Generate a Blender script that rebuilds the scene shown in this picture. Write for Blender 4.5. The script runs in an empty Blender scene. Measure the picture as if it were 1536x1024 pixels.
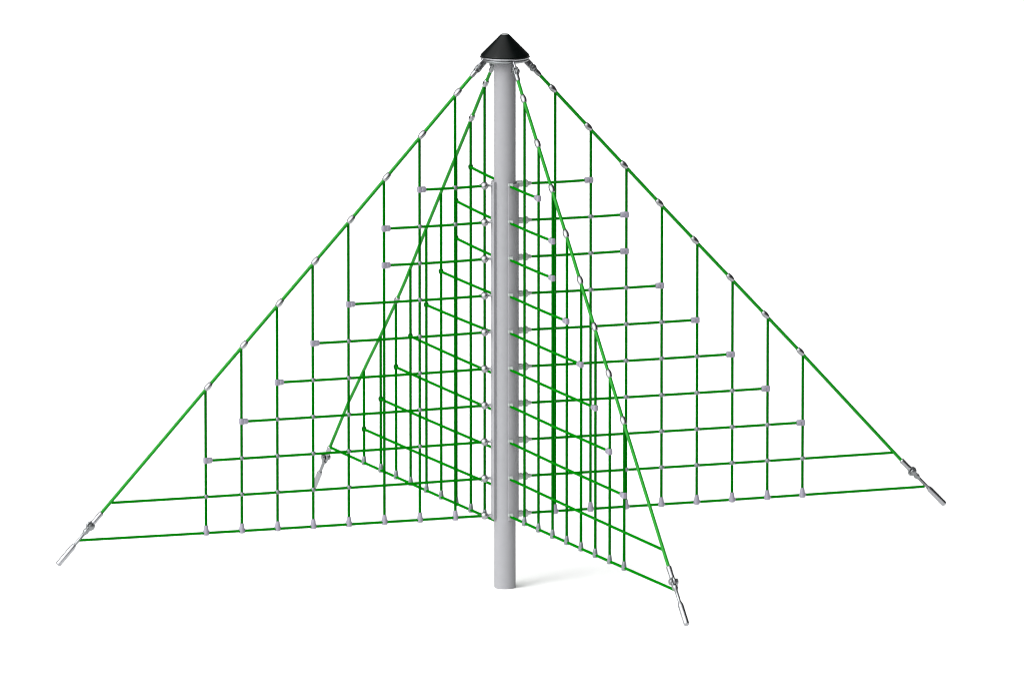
import bpy, bmesh, math, random
from mathutils import Vector, Matrix
random.seed(4)

C = bpy.context.scene.collection
U = 0.30                      # one mesh of the net in metres
ZG = -6.70                    # ground level, in meshes, below the middle of the nets
RMID = 6.0                    # where a net's own origin sits along its length

# ------------------------------------------------------------------ materials
def new_mat(name):
    m = bpy.data.materials.new(name); m.use_nodes = True
    nt = m.node_tree
    return m, nt, nt.nodes['Principled BSDF']

def noisy(nt, bsdf, color, amount, scale, rough, rvar=0.06, bump=0.0, bscale=400.0):
    tc = nt.nodes.new('ShaderNodeTexCoord')
    nz = nt.nodes.new('ShaderNodeTexNoise'); nz.inputs['Scale'].default_value = scale
    nz.inputs['Detail'].default_value = 4.0
    nt.links.new(tc.outputs['Object'], nz.inputs['Vector'])
    ramp = nt.nodes.new('ShaderNodeValToRGB')
    lo = [c * (1 - amount) for c in color]; hi = [min(1.0, c * (1 + amount)) for c in color]
    ramp.color_ramp.elements[0].position = 0.3; ramp.color_ramp.elements[1].position = 0.7
    ramp.color_ramp.elements[0].color = (*lo, 1); ramp.color_ramp.elements[1].color = (*hi, 1)
    nt.links.new(nz.outputs['Fac'], ramp.inputs['Fac'])
    nt.links.new(ramp.outputs['Color'], bsdf.inputs['Base Color'])
    mr = nt.nodes.new('ShaderNodeMapRange')
    mr.inputs['To Min'].default_value = rough - rvar; mr.inputs['To Max'].default_value = rough + rvar
    nt.links.new(nz.outputs['Fac'], mr.inputs['Value'])
    nt.links.new(mr.outputs['Result'], bsdf.inputs['Roughness'])
    if bump:
        n2 = nt.nodes.new('ShaderNodeTexNoise'); n2.inputs['Scale'].default_value = bscale
        nt.links.new(tc.outputs['Object'], n2.inputs['Vector'])
        b = nt.nodes.new('ShaderNodeBump'); b.inputs['Strength'].default_value = bump
        b.inputs['Distance'].default_value = 0.002
        nt.links.new(n2.outputs['Fac'], b.inputs['Height'])
        nt.links.new(b.outputs['Normal'], bsdf.inputs['Normal'])

def rope_mat(name, color, rough, spec=0.0):
    m, nt, b = new_mat(name)
    noisy(nt, b, color, 0.14, 30.0, rough, 0.05, 0.25, 260.0)
    b.inputs['Specular IOR Level'].default_value = spec
    return m

def metal_mat(name, color, rough, amount=0.10):
    m, nt, b = new_mat(name)
    noisy(nt, b, color, amount, 60.0, rough, 0.08, 0.12, 180.0)
    b.inputs['Metallic'].default_value = 1.0
    return m

def plain_mat(name, color, rough, spec=0.4, amount=0.05, metallic=0.0, bump=0.0):
    m, nt, b = new_mat(name)
    noisy(nt, b, color, amount, 14.0, rough, 0.04, bump)
    b.inputs['Specular IOR Level'].default_value = spec
    b.inputs['Metallic'].default_value = metallic
    return m

M = {}
M['rope'] = rope_mat('green_rope', (0.0003, 0.096, 0.0015), 0.6)
M['rung'] = rope_mat('green_lit_rung_rope', (0.0003, 0.138, 0.0012), 0.6)  # greener than the verticals: light from above put into the rung colour
M['edge'] = rope_mat('green_edge_rope', (0.0012, 0.185, 0.0040), 0.27, 0.17)
M['knot'] = rope_mat('dark_green_knot', (0.004, 0.075, 0.006), 0.6)
M['steel'] = metal_mat('galvanised_steel', (0.32, 0.325, 0.34), 0.27)
M['dull'] = metal_mat('dull_steel', (0.22, 0.23, 0.235), 0.32)
M['rim'] = metal_mat('rim_steel', (0.33, 0.335, 0.35), 0.25)
M['fitting'] = plain_mat('pale_grey_fitting', (0.33, 0.36, 0.345), 0.3, 0.5, 0.15, 0.2)
M['button'] = plain_mat('grey_button', (0.22, 0.23, 0.23), 0.4, 0.3)
M['clamp'] = plain_mat('lilac_grey_clamp', (0.215, 0.203, 0.255), 0.42, 0.5, 0.08)
M['joint'] = plain_mat('grey_joint', (0.140, 0.165, 0.170), 0.34, 0.5, 0.12, 0.35)
M['greenjoint'] = plain_mat('green_joint', (0.001, 0.135, 0.002), 0.5, 0.1)
M['pole'] = plain_mat('grey_pole_paint', (0.262, 0.262, 0.275), 0.45, 0.06, 0.02, 0.0, 0.03)
M['cap'] = plain_mat('black_cap', (0.0016, 0.0026, 0.0025), 0.25, 0.13, 0.15)
M['floor'] = plain_mat('white_floor', (0.95, 0.95, 0.95), 0.9, 0.0, 0.0)

# ------------------------------------------------------------------ geometry helpers
def frame(d):
    d = d.normalized()
    a = Vector((0, 1, 0)) if abs(d.y) < 0.9 else Vector((1, 0, 0))
    x = a.cross(d).normalized(); y = d.cross(x).normalized()
    return x, y, d

def add_tube(bm, pts, rad, seg=12, caps=True):
    """round rod through a list of points (radius may be a list)"""
    pts = [Vector(p) for p in pts]
    if not hasattr(rad, '__len__'): rad = [rad] * len(pts)
    rings = []
    for i, p in enumerate(pts):
        d = (pts[min(i + 1, len(pts) - 1)] - pts[max(i - 1, 0)])
        x, y, _ = frame(d)
        rings.append([bm.verts.new(p + (x * math.cos(t) + y * math.sin(t)) * rad[i])
                      for t in (2 * math.pi * k / seg for k in range(seg))])
    for a, b in zip(rings, rings[1:]):
        for k in range(seg):
            bm.faces.new((a[k], a[(k + 1) % seg], b[(k + 1) % seg], b[k]))
    if caps:
        bm.faces.new(list(reversed(rings[0]))); bm.faces.new(rings[-1])

def add_lathe(bm, prof, o=(0, 0, 0), d=(0, 0, 1), seg=20, closed=False):
    """profile [(radius, height)] turned round the axis d through o"""
    o = Vector(o); x, y, d = frame(Vector(d))
    rings = []
    for r, h in prof:
        rings.append([bm.verts.new(o + d * h + (x * math.cos(t) + y * math.sin(t)) * max(r, 1e-4))
                      for t in (2 * math.pi * k / seg for k in range(seg))])
    pairs = list(zip(rings, rings[1:]))
    if closed: pairs.append((rings[-1], rings[0]))
    for a, b in pairs:
        for k in range(seg):
            bm.faces.new((a[k], a[(k + 1) % seg], b[(k + 1) % seg], b[k]))
    if not closed:
        bm.faces.new(list(reversed(rings[0]))); bm.faces.new(rings[-1])

def add_torus(bm, o, axis, R, r, seg=24, sub=10):
    add_lathe(bm, [(R + r * math.cos(t), r * math.sin(t)) for t in (2 * math.pi * k / sub for k in range(sub))],
              o, axis, seg, True)

def add_box(bm, o, size, xdir=(1, 0, 0), bev=0.0):
    xd = Vector(xdir).normalized(); yd = Vector((0, 1, 0)); zd = xd.cross(yd).normalized()
    m = Matrix((xd, yd, zd)).transposed().to_4x4(); m.translation = Vector(o)
    g = bmesh.ops.create_cube(bm, size=1.0)
    bmesh.ops.scale(bm, vec=Vector(size), verts=g['verts'])
    if bev:
        es = list({e for v in g['verts'] for e in v.link_edges})
        gg = bmesh.ops.bevel(bm, geom=es, offset=bev, segments=3, profile=0.5, affect='EDGES')
        vs = list({v for f in gg['faces'] for v in f.verts} | {v for v in g['verts'] if v.is_valid})
    else:
        vs = g['verts']
    bmesh.ops.transform(bm, matrix=m, verts=vs)

def mesh(name, bm, mat, smooth=True, angle=40):
    bmesh.ops.recalc_face_normals(bm, faces=bm.faces)
    for v in bm.verts: v.co *= U
    me = bpy.data.meshes.new(name); bm.to_mesh(me); bm.free()
    me.materials.append(mat)
    for p in me.polygons: p.use_smooth = smooth
    if smooth: me.set_sharp_from_angle(angle=math.radians(angle))
    return me

def put(name, me, parent=None, loc=(0, 0, 0), tilt=None):
    """link one mesh object; loc in meshes; tilt turns it in the plane of its net"""
    o = bpy.data.objects.new(name, me); C.objects.link(o)
    o.location = Vector(loc) * U
    if tilt is not None: o.rotation_euler = (0, tilt, 0)
    if parent is not None: o.parent = parent
    return o

def thing(name, label, cat, loc, rz=0.0, group=None):
    o = bpy.data.objects.new(name, None); C.objects.link(o)
    o.empty_display_size = 0.2
    o.location = loc; o.rotation_euler = (0, 0, rz)
    o['label'] = label; o['category'] = cat
    if group: o['group'] = group
    return o

# ------------------------------------------------------------------ floor
bm = bmesh.new()
for x, y in ((-32, -22), (32, -22), (32, 104), (-32, 104)): bm.verts.new((x, y, 0))
bm.faces.new(bm.verts)
fl = put('ground', mesh('ground', bm, M['floor'], False))
fl['kind'] = 'structure'

# ------------------------------------------------------------------ pole
H = lambda z: z - ZG          # height above the floor
pole = thing('climbing_pole', 'tall light grey steel pole with black cone cap, centre of the four rope nets', 'pole', (0, 0, 0))
PR = 0.287
bm = bmesh.new()
add_lathe(bm, [(PR - .012, 0), (PR, .012), (PR, H(7.50))], seg=64)
put('shaft', mesh('shaft', bm, M['pole']), pole)

def shell(a0, a1, r0, r1, z0, z1):
    bm = bmesh.new(); n = 28
    cols = []
    for k in range(n + 1):
        a = math.radians(a0 + (a1 - a0) * k / n)
        c, s = math.cos(a), -math.sin(a)
        cols.append([bm.verts.new((r * c, r * s, z)) for r, z in ((r0, z0), (r1 - .012, z0), (r1, z0 + .012), (r1, z1 - .012), (r1 - .012, z1), (r0, z1))])
    for p, q in zip(cols, cols[1:]):
        for i in range(6):
            bm.faces.new((p[i], q[i], q[(i + 1) % 6], p[(i + 1) % 6]))
    bm.faces.new(cols[0]); bm.faces.new(list(reversed(cols[-1])))
    return bm
put('pole_sleeve', mesh('pole_sleeve', shell(-60, 72.5, PR + .004, .372, H(-4.83), H(4.20)), M['pole']), pole)
put('pole_sleeve', mesh('pole_sleeve', shell(141, 268, PR + .004, .372, H(-4.83), H(4.26)), M['pole']), pole)

bm = bmesh.new()
add_lathe(bm, [(.40, 7.455), (.585, 7.475), (.63, 7.50), (.64, 7.53), (.625, 7.552), (.40, 7.556)], (0, 0, -ZG), seg=64)
put('flange', mesh('flange', bm, M['dull']), pole)
bm = bmesh.new()
add_lathe(bm, [(.45, 7.561), (.648, 7.568), (.662, 7.585), (.662, 7.60), (.65, 7.612), (.45, 7.615)], (0, 0, -ZG), seg=64)
put('rim_ring', mesh('rim_ring', bm, M['rim']), pole)
bm = bmesh.new()
add_lathe(bm, [(.60, 7.618), (.640, 7.622), (.645, 7.64), (.638, 7.655), (.135, 8.165), (.115, 8.185), (.09, 8.19)], (0, 0, -ZG), seg=72)
cap = put('cap', mesh('cap', bm, M['cap'], True, 50), pole)
bm = bmesh.new()
add_lathe(bm, [(.100, 8.15), (.100, 8.196), (.092, 8.204), (.03, 8.206)], (0, 0, -ZG), seg=32)
put('cap_button', mesh('cap_button', bm, M['button']), cap)

# ------------------------------------------------------------------ repeated fittings
def build(fn, name, mat, **k):
    bm = bmesh.new(); fn(bm); return mesh(name, bm, mat, **k)

def f_joint(r):
    def f(bm):
        prof = [(r * .45, -r * .95), (r * .8, -r * .55), (r * 1.0, -r * .12), (r * 1.0, r * .12), (r * .8, r * .55), (r * .45, r * .95)]
        add_lathe(bm, prof, (0, 0, 0), (0, 0, 1), 14)
        add_lathe(bm, [(r * .42, -r * 1.15), (r * .62, -r * .8), (r * .62, r * .8), (r * .42, r * 1.15)], (0, 0, 0), (1, 0, 0), 12)
    return f
ME = {}
ME['joint'] = build(f_joint(.068), 'crossing_joint', M['joint'])
ME['greenjoint'] = build(f_joint(.046), 'crossing_joint', M['greenjoint'])

def f_tee(bm):                 # clamp that ends a horizontal rope on a vertical one; the rope leaves towards -x
    add_box(bm, (-.035, 0, 0), (.135, .120, .165), bev=.032)
    add_lathe(bm, [(.066, 0), (.080, .012), (.080, .090), (.070, .112), (.040, .122)], (-.085, 0, 0), (-1, 0, 0), 18)
ME['tee'] = build(f_tee, 'end_clamp', M['clamp'])
def f_knot(bm):
    add_lathe(bm, [(.03, -.075), (.06, -.05), (.068, 0), (.06, .05), (.03, .075)], (0, 0, 0), (0, 0, 1), 12)
    add_lathe(bm, [(.05, -.06), (.058, 0), (.03, .11)], (0, 0, 0), (1, 0, 0), 12)
ME['knot'] = build(f_knot, 'end_knot', M['knot'])

def f_foot(k):
    def f(bm):
        add_lathe(bm, [(.038, .19 * k), (.052 * k, .180 * k), (.066 * k, .09 * k), (.080 * k, -.01), (.083 * k, -.045), (.072 * k, -.070), (.03 * k, -.080)][::-1], (0, 0, 0), (0, 0, 1), 18)
        add_lathe(bm, [(.036, -.095 * k), (.044, -.085 * k), (.044, .085 * k), (.036, .095 * k)], (0, 0, 0), (1, 0, 0), 12)
    return f
ME['foot'] = build(f_foot(1.0), 'foot_clamp', M['clamp'])
ME['footgrey'] = build(f_foot(.88), 'foot_clamp', M['joint'])

def f_ferrule(k):
    def f(bm):                 # barrel on the edge rope (axis x) with a short neck for the vertical rope
        add_lathe(bm, [(.044, -.125 * k), (.058, -.115 * k), (.074 * k, -.06), (.080 * k, 0), (.074 * k, .06), (.058, .115 * k), (.044, .125 * k)], (0, 0, 0), (1, 0, 0), 18)
    return f
ME['ferrule'] = build(f_ferrule(1.0), 'ferrule', M['steel'])

def f_fit_ball(bm):            # pole fitting with a ball (axis x, from the pole outwards)
    add_lathe(bm, [(.030, .26), (.040, .27), (.040, .42), (.034, .43), (.034, .48), (.056, .49), (.084, .51), (.100, .545), (.104, .575), (.100, .605), (.084, .64), (.058, .66), (.046, .67), (.044, .72), (.034, .73)], (0, 0, 0), (1, 0, 0), 18)
def f_fit_block(bm):
    add_lathe(bm, [(.050, .30), (.080, .31), (.088, .33), (.088, .48), (.072, .49), (.072, .515), (.104, .53), (.108, .60), (.098, .625), (.060, .66), (.046, .73), (.034, .74)], (0, 0, 0), (1, 0, 0), 18)
def f_fit_thin(bm):
    add_box(bm, (.46, 0, .056), (.24, .034, .046), bev=.010)
    add_lathe(bm, [(.03, -.06), (.044, -.055), (.044, .055), (.03, .06)], (.40, 0, .05), (0, 1, 0), 14)
ME['fit_ball'] = build(f_fit_ball, 'pole_fitting', M['rim'])
ME['fit_block'] = build(f_fit_block, 'pole_fitting', M['fitting'])
ME['fit_thin'] = build(f_fit_thin, 'pole_fitting', M['fitting'])

# hanger: from the flange down the line of the edge rope (axis x, 0 = flange end)
def f_lug(bm):
    add_box(bm, (.21, 0, 0), (.42, .050, .175), bev=.016)
    add_lathe(bm, [(.03, -.055), (.05, -.05), (.05, .05), (.03, .055)], (.07, 0, 0), (0, 1, 0), 14)
def f_fork(bm):
    for s in (-1, 1): add_box(bm, (.455, s * .048, 0), (.20, .034, .140), bev=.012)
    add_lathe(bm, [(.030, -.09), (.054, -.08), (.056, -.062), (.032, -.058), (.032, .058), (.054, .062), (.054, .085), (.03, .095)], (.40, 0, 0), (0, 1, 0), 14)
    add_lathe(bm, [(.03, -.115), (.060, -.105), (.066, -.075), (.066, .075), (.060, .105), (.03, .115)], (.47, 0, 0), (0, 1, 0), 16)
    add_torus(bm, (.50, 0, 0), (0, 1, 0), .070, .032, 20, 8)
    add_box(bm, (.56, 0, 0), (.07, .140, .125), bev=.016)
def f_swage(bm):
    add_lathe(bm, [(.046, .56), (.064, .575), (.066, .70), (.058, .76), (.050, .78)], (0, 0, 0), (1, 0, 0), 16)

# tensioner below the edge rope (axis x, 0 = end of the rope)
def f_sleeve(bm):
    add_lathe(bm, [(.048, -.02), (.066, -.005), (.072, .02), (.066, .25), (.070, .28), (.070, .34), (.055, .36)], (0, 0, 0), (1, 0, 0), 18)
def f_shackle(bm):
    add_torus(bm, (.445, 0, 0), (0, 1, 0), .092, .038, 24, 10)
    add_lathe(bm, [(.02, -.125), (.066, -.115), (.084, -.09), (.086, -.06), (.034, -.055), (.034, .06), (.080, .065), (.080, .115), (.06, .125)], (.455, 0, 0), (0, 1, 0), 18)
    for s in (-1, 1): add_box(bm, (.535, s * .052, 0), (.17, .028, .12), bev=.014)
    add_lathe(bm, [(.05, .585), (.075, .60), (.075, .66), (.06, .69), (.04, .74)], (0, 0, 0), (1, 0, 0), 16)
def f_rod(bm):
    add_lathe(bm, [(.036, .70), (.045, .72), (.043, 1.14), (.036, 1.15)], (0, 0, 0), (1, 0, 0), 14)
def f_anchor(bm):
    add_lathe(bm, [(.040, 1.085), (.056, 1.095), (.068, 1.14), (.077, 1.19), (.077, 1.745), (.070, 1.775), (.05, 1.79)], (0, 0, 0), (1, 0, 0), 20)
ME['lug'] = build(f_lug, 'lug', M['steel']); ME['fork'] = build(f_fork, 'fork', M['dull']); ME['swage'] = build(f_swage, 'swage', M['dull'])
ME['sleeve'] = build(f_sleeve, 'rope_sleeve', M['steel']); ME['shackle'] = build(f_shackle, 'shackle', M['dull'])
ME['rod'] = build(f_rod, 'threaded_rod', M['dull']); ME['anchor'] = build(f_anchor, 'anchor_tube', M['steel'])

# ------------------------------------------------------------------ nets
S_, R1, HZ, Z10 = 1.0, 1.4036, 0.985, -4.70
V_REG = [R1 + i * S_ for i in range(8)]
def row_z(k): return Z10 + (10 - k) * HZ
ENDV = [2, 3, 3, 4, 5, 6, 7, 8]                 # the vertical rope on which rows 1-8 end
RV, RH, RE = .0372, .0368, .0455

def interp(pts, r):
    for (a, za), (b, zb) in zip(pts, pts[1:]):
        if r <= b or (b, zb) == pts[-1]: return za + (zb - za) * (r - a) / (b - a)

def make_net(az, label, verts, edge, rows, gray, fit, end, foot, ferrules, tens_dir, joints_on=True):
    """edge: [(r,z)...] line of the edge rope; rows: [(r_near,z_near,r_far,z_far,end vertical or None)]"""
    c, s = math.cos(az), -math.sin(az)
    root = thing('climbing_net', label, 'climbing net', (RMID * U * c, RMID * U * s, 0), -az, 'green rope nets fanned out around the pole')
    P = lambda r, z, t=0.0: Vector((r - RMID, t, z - ZG))
    # edge rope
    bm = bmesh.new(); add_tube(bm, [P(r, z) for r, z in edge], RE, 14)
    er = put('edge_rope', mesh('edge_rope', bm, M['edge']), root)
    # verticals with their crossings
    zb_row = rows[-1]
    vz = lambda row, r: row[1] + (row[3] - row[1]) * (r - row[0]) / (row[2] - row[0])
    for i, r in enumerate(verts):
        top, bot = interp(edge, r), vz(zb_row, r)
        bm = bmesh.new()
        n = 7; pts = []
        for k in range(n):
            f = k / (n - 1); w = math.sin(math.pi * f) * random.uniform(-.0016, .0016)
            pts.append(Vector((w, w * .5, bot + (top - .01 - bot) * f - ZG)))
        add_tube(bm, pts, RV, 12)
        v = put('vertical_rope', mesh('vertical_rope', bm, M['rope']), root, (r - RMID, 0, 0))
        put('foot_clamp', ME[foot], v, (0, 0, bot - ZG))
        for k, row in enumerate(rows[:-1]):
            stop = row[4]
            if (stop is None and r < row[2]) or (stop is not None and i + 1 < stop):
                me = ME['joint'] if gray(i + 1, k + 1) else ME['greenjoint']
                o = put('crossing_joint', me, v, (0, 0, vz(row, r) - ZG))
                o.rotation_euler = (0, 0, 0)
        if ferrules(i + 1):
            d = .075
            ra = r - d; sl = (interp(edge, r + .2) - interp(edge, r - .2)) / .4
            o = put('ferrule', ME['ferrule'], er, P(ra, interp(edge, ra)), math.atan(-sl))
    # horizontals
    for k, row in enumerate(rows):
        bm = bmesh.new()
        n = 6; pts = []
        for j in range(n):
            f = j / (n - 1); sag = -.012 * math.sin(math.pi * f)
            pts.append(P(row[0] + (row[2] - row[0]) * f, row[1] + (row[3] - row[1]) * f + sag, .012))
        add_tube(bm, pts, RH, 12)
        h = put('horizontal_rope', mesh('horizontal_rope', bm, M['rung']), root)
        if row[4] is not None:
            o = put('end_clamp', ME[end], h, P(row[2] + (.03 if end == 'tee' else 0), row[3]))
        put('pole_fitting', ME[fit], h, P(0, row[1]))
    # hanger at the top and tensioner at the foot, both on the line of the edge rope
    (r0, z0), (r1, z1) = edge[0], edge[1]
    a = math.atan2(z1 - z0, r1 - r0); L = .66
    o0 = P(r0 - L * math.cos(a), z0 - L * math.sin(a))
    hg = put('hanger', ME['lug'], root, o0, -a)
    put('fork', ME['fork'], hg); put('swage', ME['swage'], hg)
    t = put('tensioner', ME['rod'], root, P(*edge[-1]), -math.atan2(tens_dir[1], tens_dir[0]))
    put('rope_sleeve', ME['sleeve'], t); put('shackle', ME['shackle'], t); put('anchor_tube', ME['anchor'], t)
    return root

def reg_rows(r9, r10, z9, z10e, near):
    rows = []
    for k in range(1, 9):
        rows.append((near, row_z(k), V_REG[ENDV[k - 1] - 1], row_z(k), ENDV[k - 1]))
    rows.append((near, row_z(9), r9, z9, None))
    rows.append((near, row_z(10) - .02, r10, z10e, None))
    return rows

AZ = {'L': math.radians(159.91), 'R': math.radians(-18.34), 'F': math.radians(68.32), 'B': math.radians(-112.605)}
make_net(AZ['L'], 'wide green rope net left of the grey pole, with a bright pale edge rope', V_REG,
         [(.872, 7.19), (1.321, 6.715), (4.35, 3.455), (8.33, -.755), (11.313, -3.944)],
         reg_rows(11.02, 11.93, -3.685, -4.63, .62),
         lambda v, k: v >= 4 or (v == 2 and k <= 8) or (v == 1 and k <= 2), 'fit_ball', 'tee', 'foot', lambda v: True, (1.189, -1.279))
make_net(AZ['R'], 'wide green rope net right of the grey pole, with a dark green edge rope', V_REG,
         [(.895, 7.135), (1.296, 6.71), (4.33, 3.445), (8.33, -.80), (11.224, -3.923)],
         reg_rows(10.98, 11.89, -3.70, -4.68, .66),
         lambda v, k: v >= 3 or (v == 2 and k <= 4), 'fit_block', 'tee', 'foot', lambda v: True, (1.228, -1.26))
make_net(AZ['F'], 'narrow green rope net running forward from the pole to the lowest anchor', V_REG,
         [(.87, 7.165), (1.316, 6.667), (4.336, 3.51), (8.381, -.825), (11.45, -4.07)],
         reg_rows(11.0, 11.905, -3.69, -4.60, .42),
         lambda v, k: False, 'fit_thin', 'tee', 'footgrey', lambda v: True, (1.226, -1.282))
VB = [1.404, 2.371, 3.391, 4.459, 5.508, 6.640, 7.683, 8.784, 10.004]
BN = [4.21, 3.115, 2.125, 1.105, .07, -1.045, -2.03, -3.055, -4.06, -5.005]
BF = [(2.371, 4.278), (3.391, 3.205), (3.391, 2.195), (4.459, 1.122), (5.508, .043), (6.64, -1.0), (7.683, -2.017), (8.784, -3.085), (10.004, -4.124), (12.40, -5.054)]
rows_b = [(.40, BN[k], BF[k][0], BF[k][1], k + 2 if k < 2 else (k + 1 if k < 9 else None)) for k in range(10)]
make_net(AZ['B'], 'narrow green rope net running back from the pole, behind the net with the pale edge', VB,
         [(.90, 7.14), (1.353, 6.66), (2.371, 5.53), (3.97, 3.80), (5.46, 2.18), (7.0, .46), (7.68, -.24), (8.78, -1.33), (9.62, -2.12), (11.12, -3.56), (12.50, -5.05)],
         rows_b, lambda v, k: False, 'fit_thin', 'knot', 'footgrey', lambda v: v <= 2 or v == 7, (1.094, -1.217))

# ------------------------------------------------------------------ camera
E_ = 0.176204; F_ = 20000.0; Q_ = 56.473
D0 = F_ / Q_
cam = bpy.data.cameras.new('camera'); co = bpy.data.objects.new('camera', cam); C.objects.link(co)
cam.sensor_width = 36.0; cam.lens = F_ / 1536 * 36.0
cam.shift_x = (768 - 757.36) / 1536; cam.shift_y = -(512 - 508.96) / 1536
co.location = (0, -D0 * math.cos(E_) * U, (D0 * math.sin(E_) - ZG) * U)
co.rotation_euler = (math.pi / 2 - E_, 0, 0)
cam.clip_start = 1.0; cam.clip_end = 1000.0
bpy.context.scene.camera = co

# ------------------------------------------------------------------ light: a soft studio dome, bright at the upper left, and one large soft lamp
KEY = Vector((-.56, -.55, .62)).normalized()
LAMP = Vector((-.60, -.50, .62)).normalized()
w = bpy.data.worlds.new('World'); bpy.context.scene.world = w; w.use_nodes = True
nt = w.node_tree; bg = nt.nodes['Background']
tc = nt.nodes.new('ShaderNodeTexCoord')
dt = nt.nodes.new('ShaderNodeVectorMath'); dt.operation = 'DOT_PRODUCT'
nt.links.new(tc.outputs['Generated'], dt.inputs[0]); dt.inputs[1].default_value = KEY
mr = nt.nodes.new('ShaderNodeMapRange'); mr.interpolation_type = 'SMOOTHSTEP'
mr.inputs['From Min'].default_value = 0.2; mr.inputs['From Max'].default_value = 1.0
mr.inputs['To Min'].default_value = 0.06; mr.inputs['To Max'].default_value = 2.75
nt.links.new(dt.outputs['Value'], mr.inputs['Value'])
nt.links.new(mr.outputs['Result'], bg.inputs['Strength'])
bg.inputs['Color'].default_value = (1.0, 1.0, 1.0, 1)

la = bpy.data.lights.new('softbox', 'AREA'); lo = bpy.data.objects.new('softbox', la); C.objects.link(lo)
la.shape = 'DISK'; la.size = 28.0; la.energy = 14500.0
lo.location = LAMP * 52.0 + Vector((0, 0, 2.0))
lo.rotation_euler = (-LAMP).to_track_quat('-Z', 'Y').to_euler()

sc = bpy.context.scene
sc.view_settings.view_transform = 'Standard'
try: sc.view_settings.look = 'None'
except Exception: pass
sc.view_settings.exposure = 0.12; sc.view_settings.gamma = 1.0; sc.view_settings.use_curve_mapping = False
sc.cycles.max_bounces = 8
sc.cycles.pixel_filter_type = 'BLACKMAN_HARRIS'; sc.cycles.filter_width = 1.15
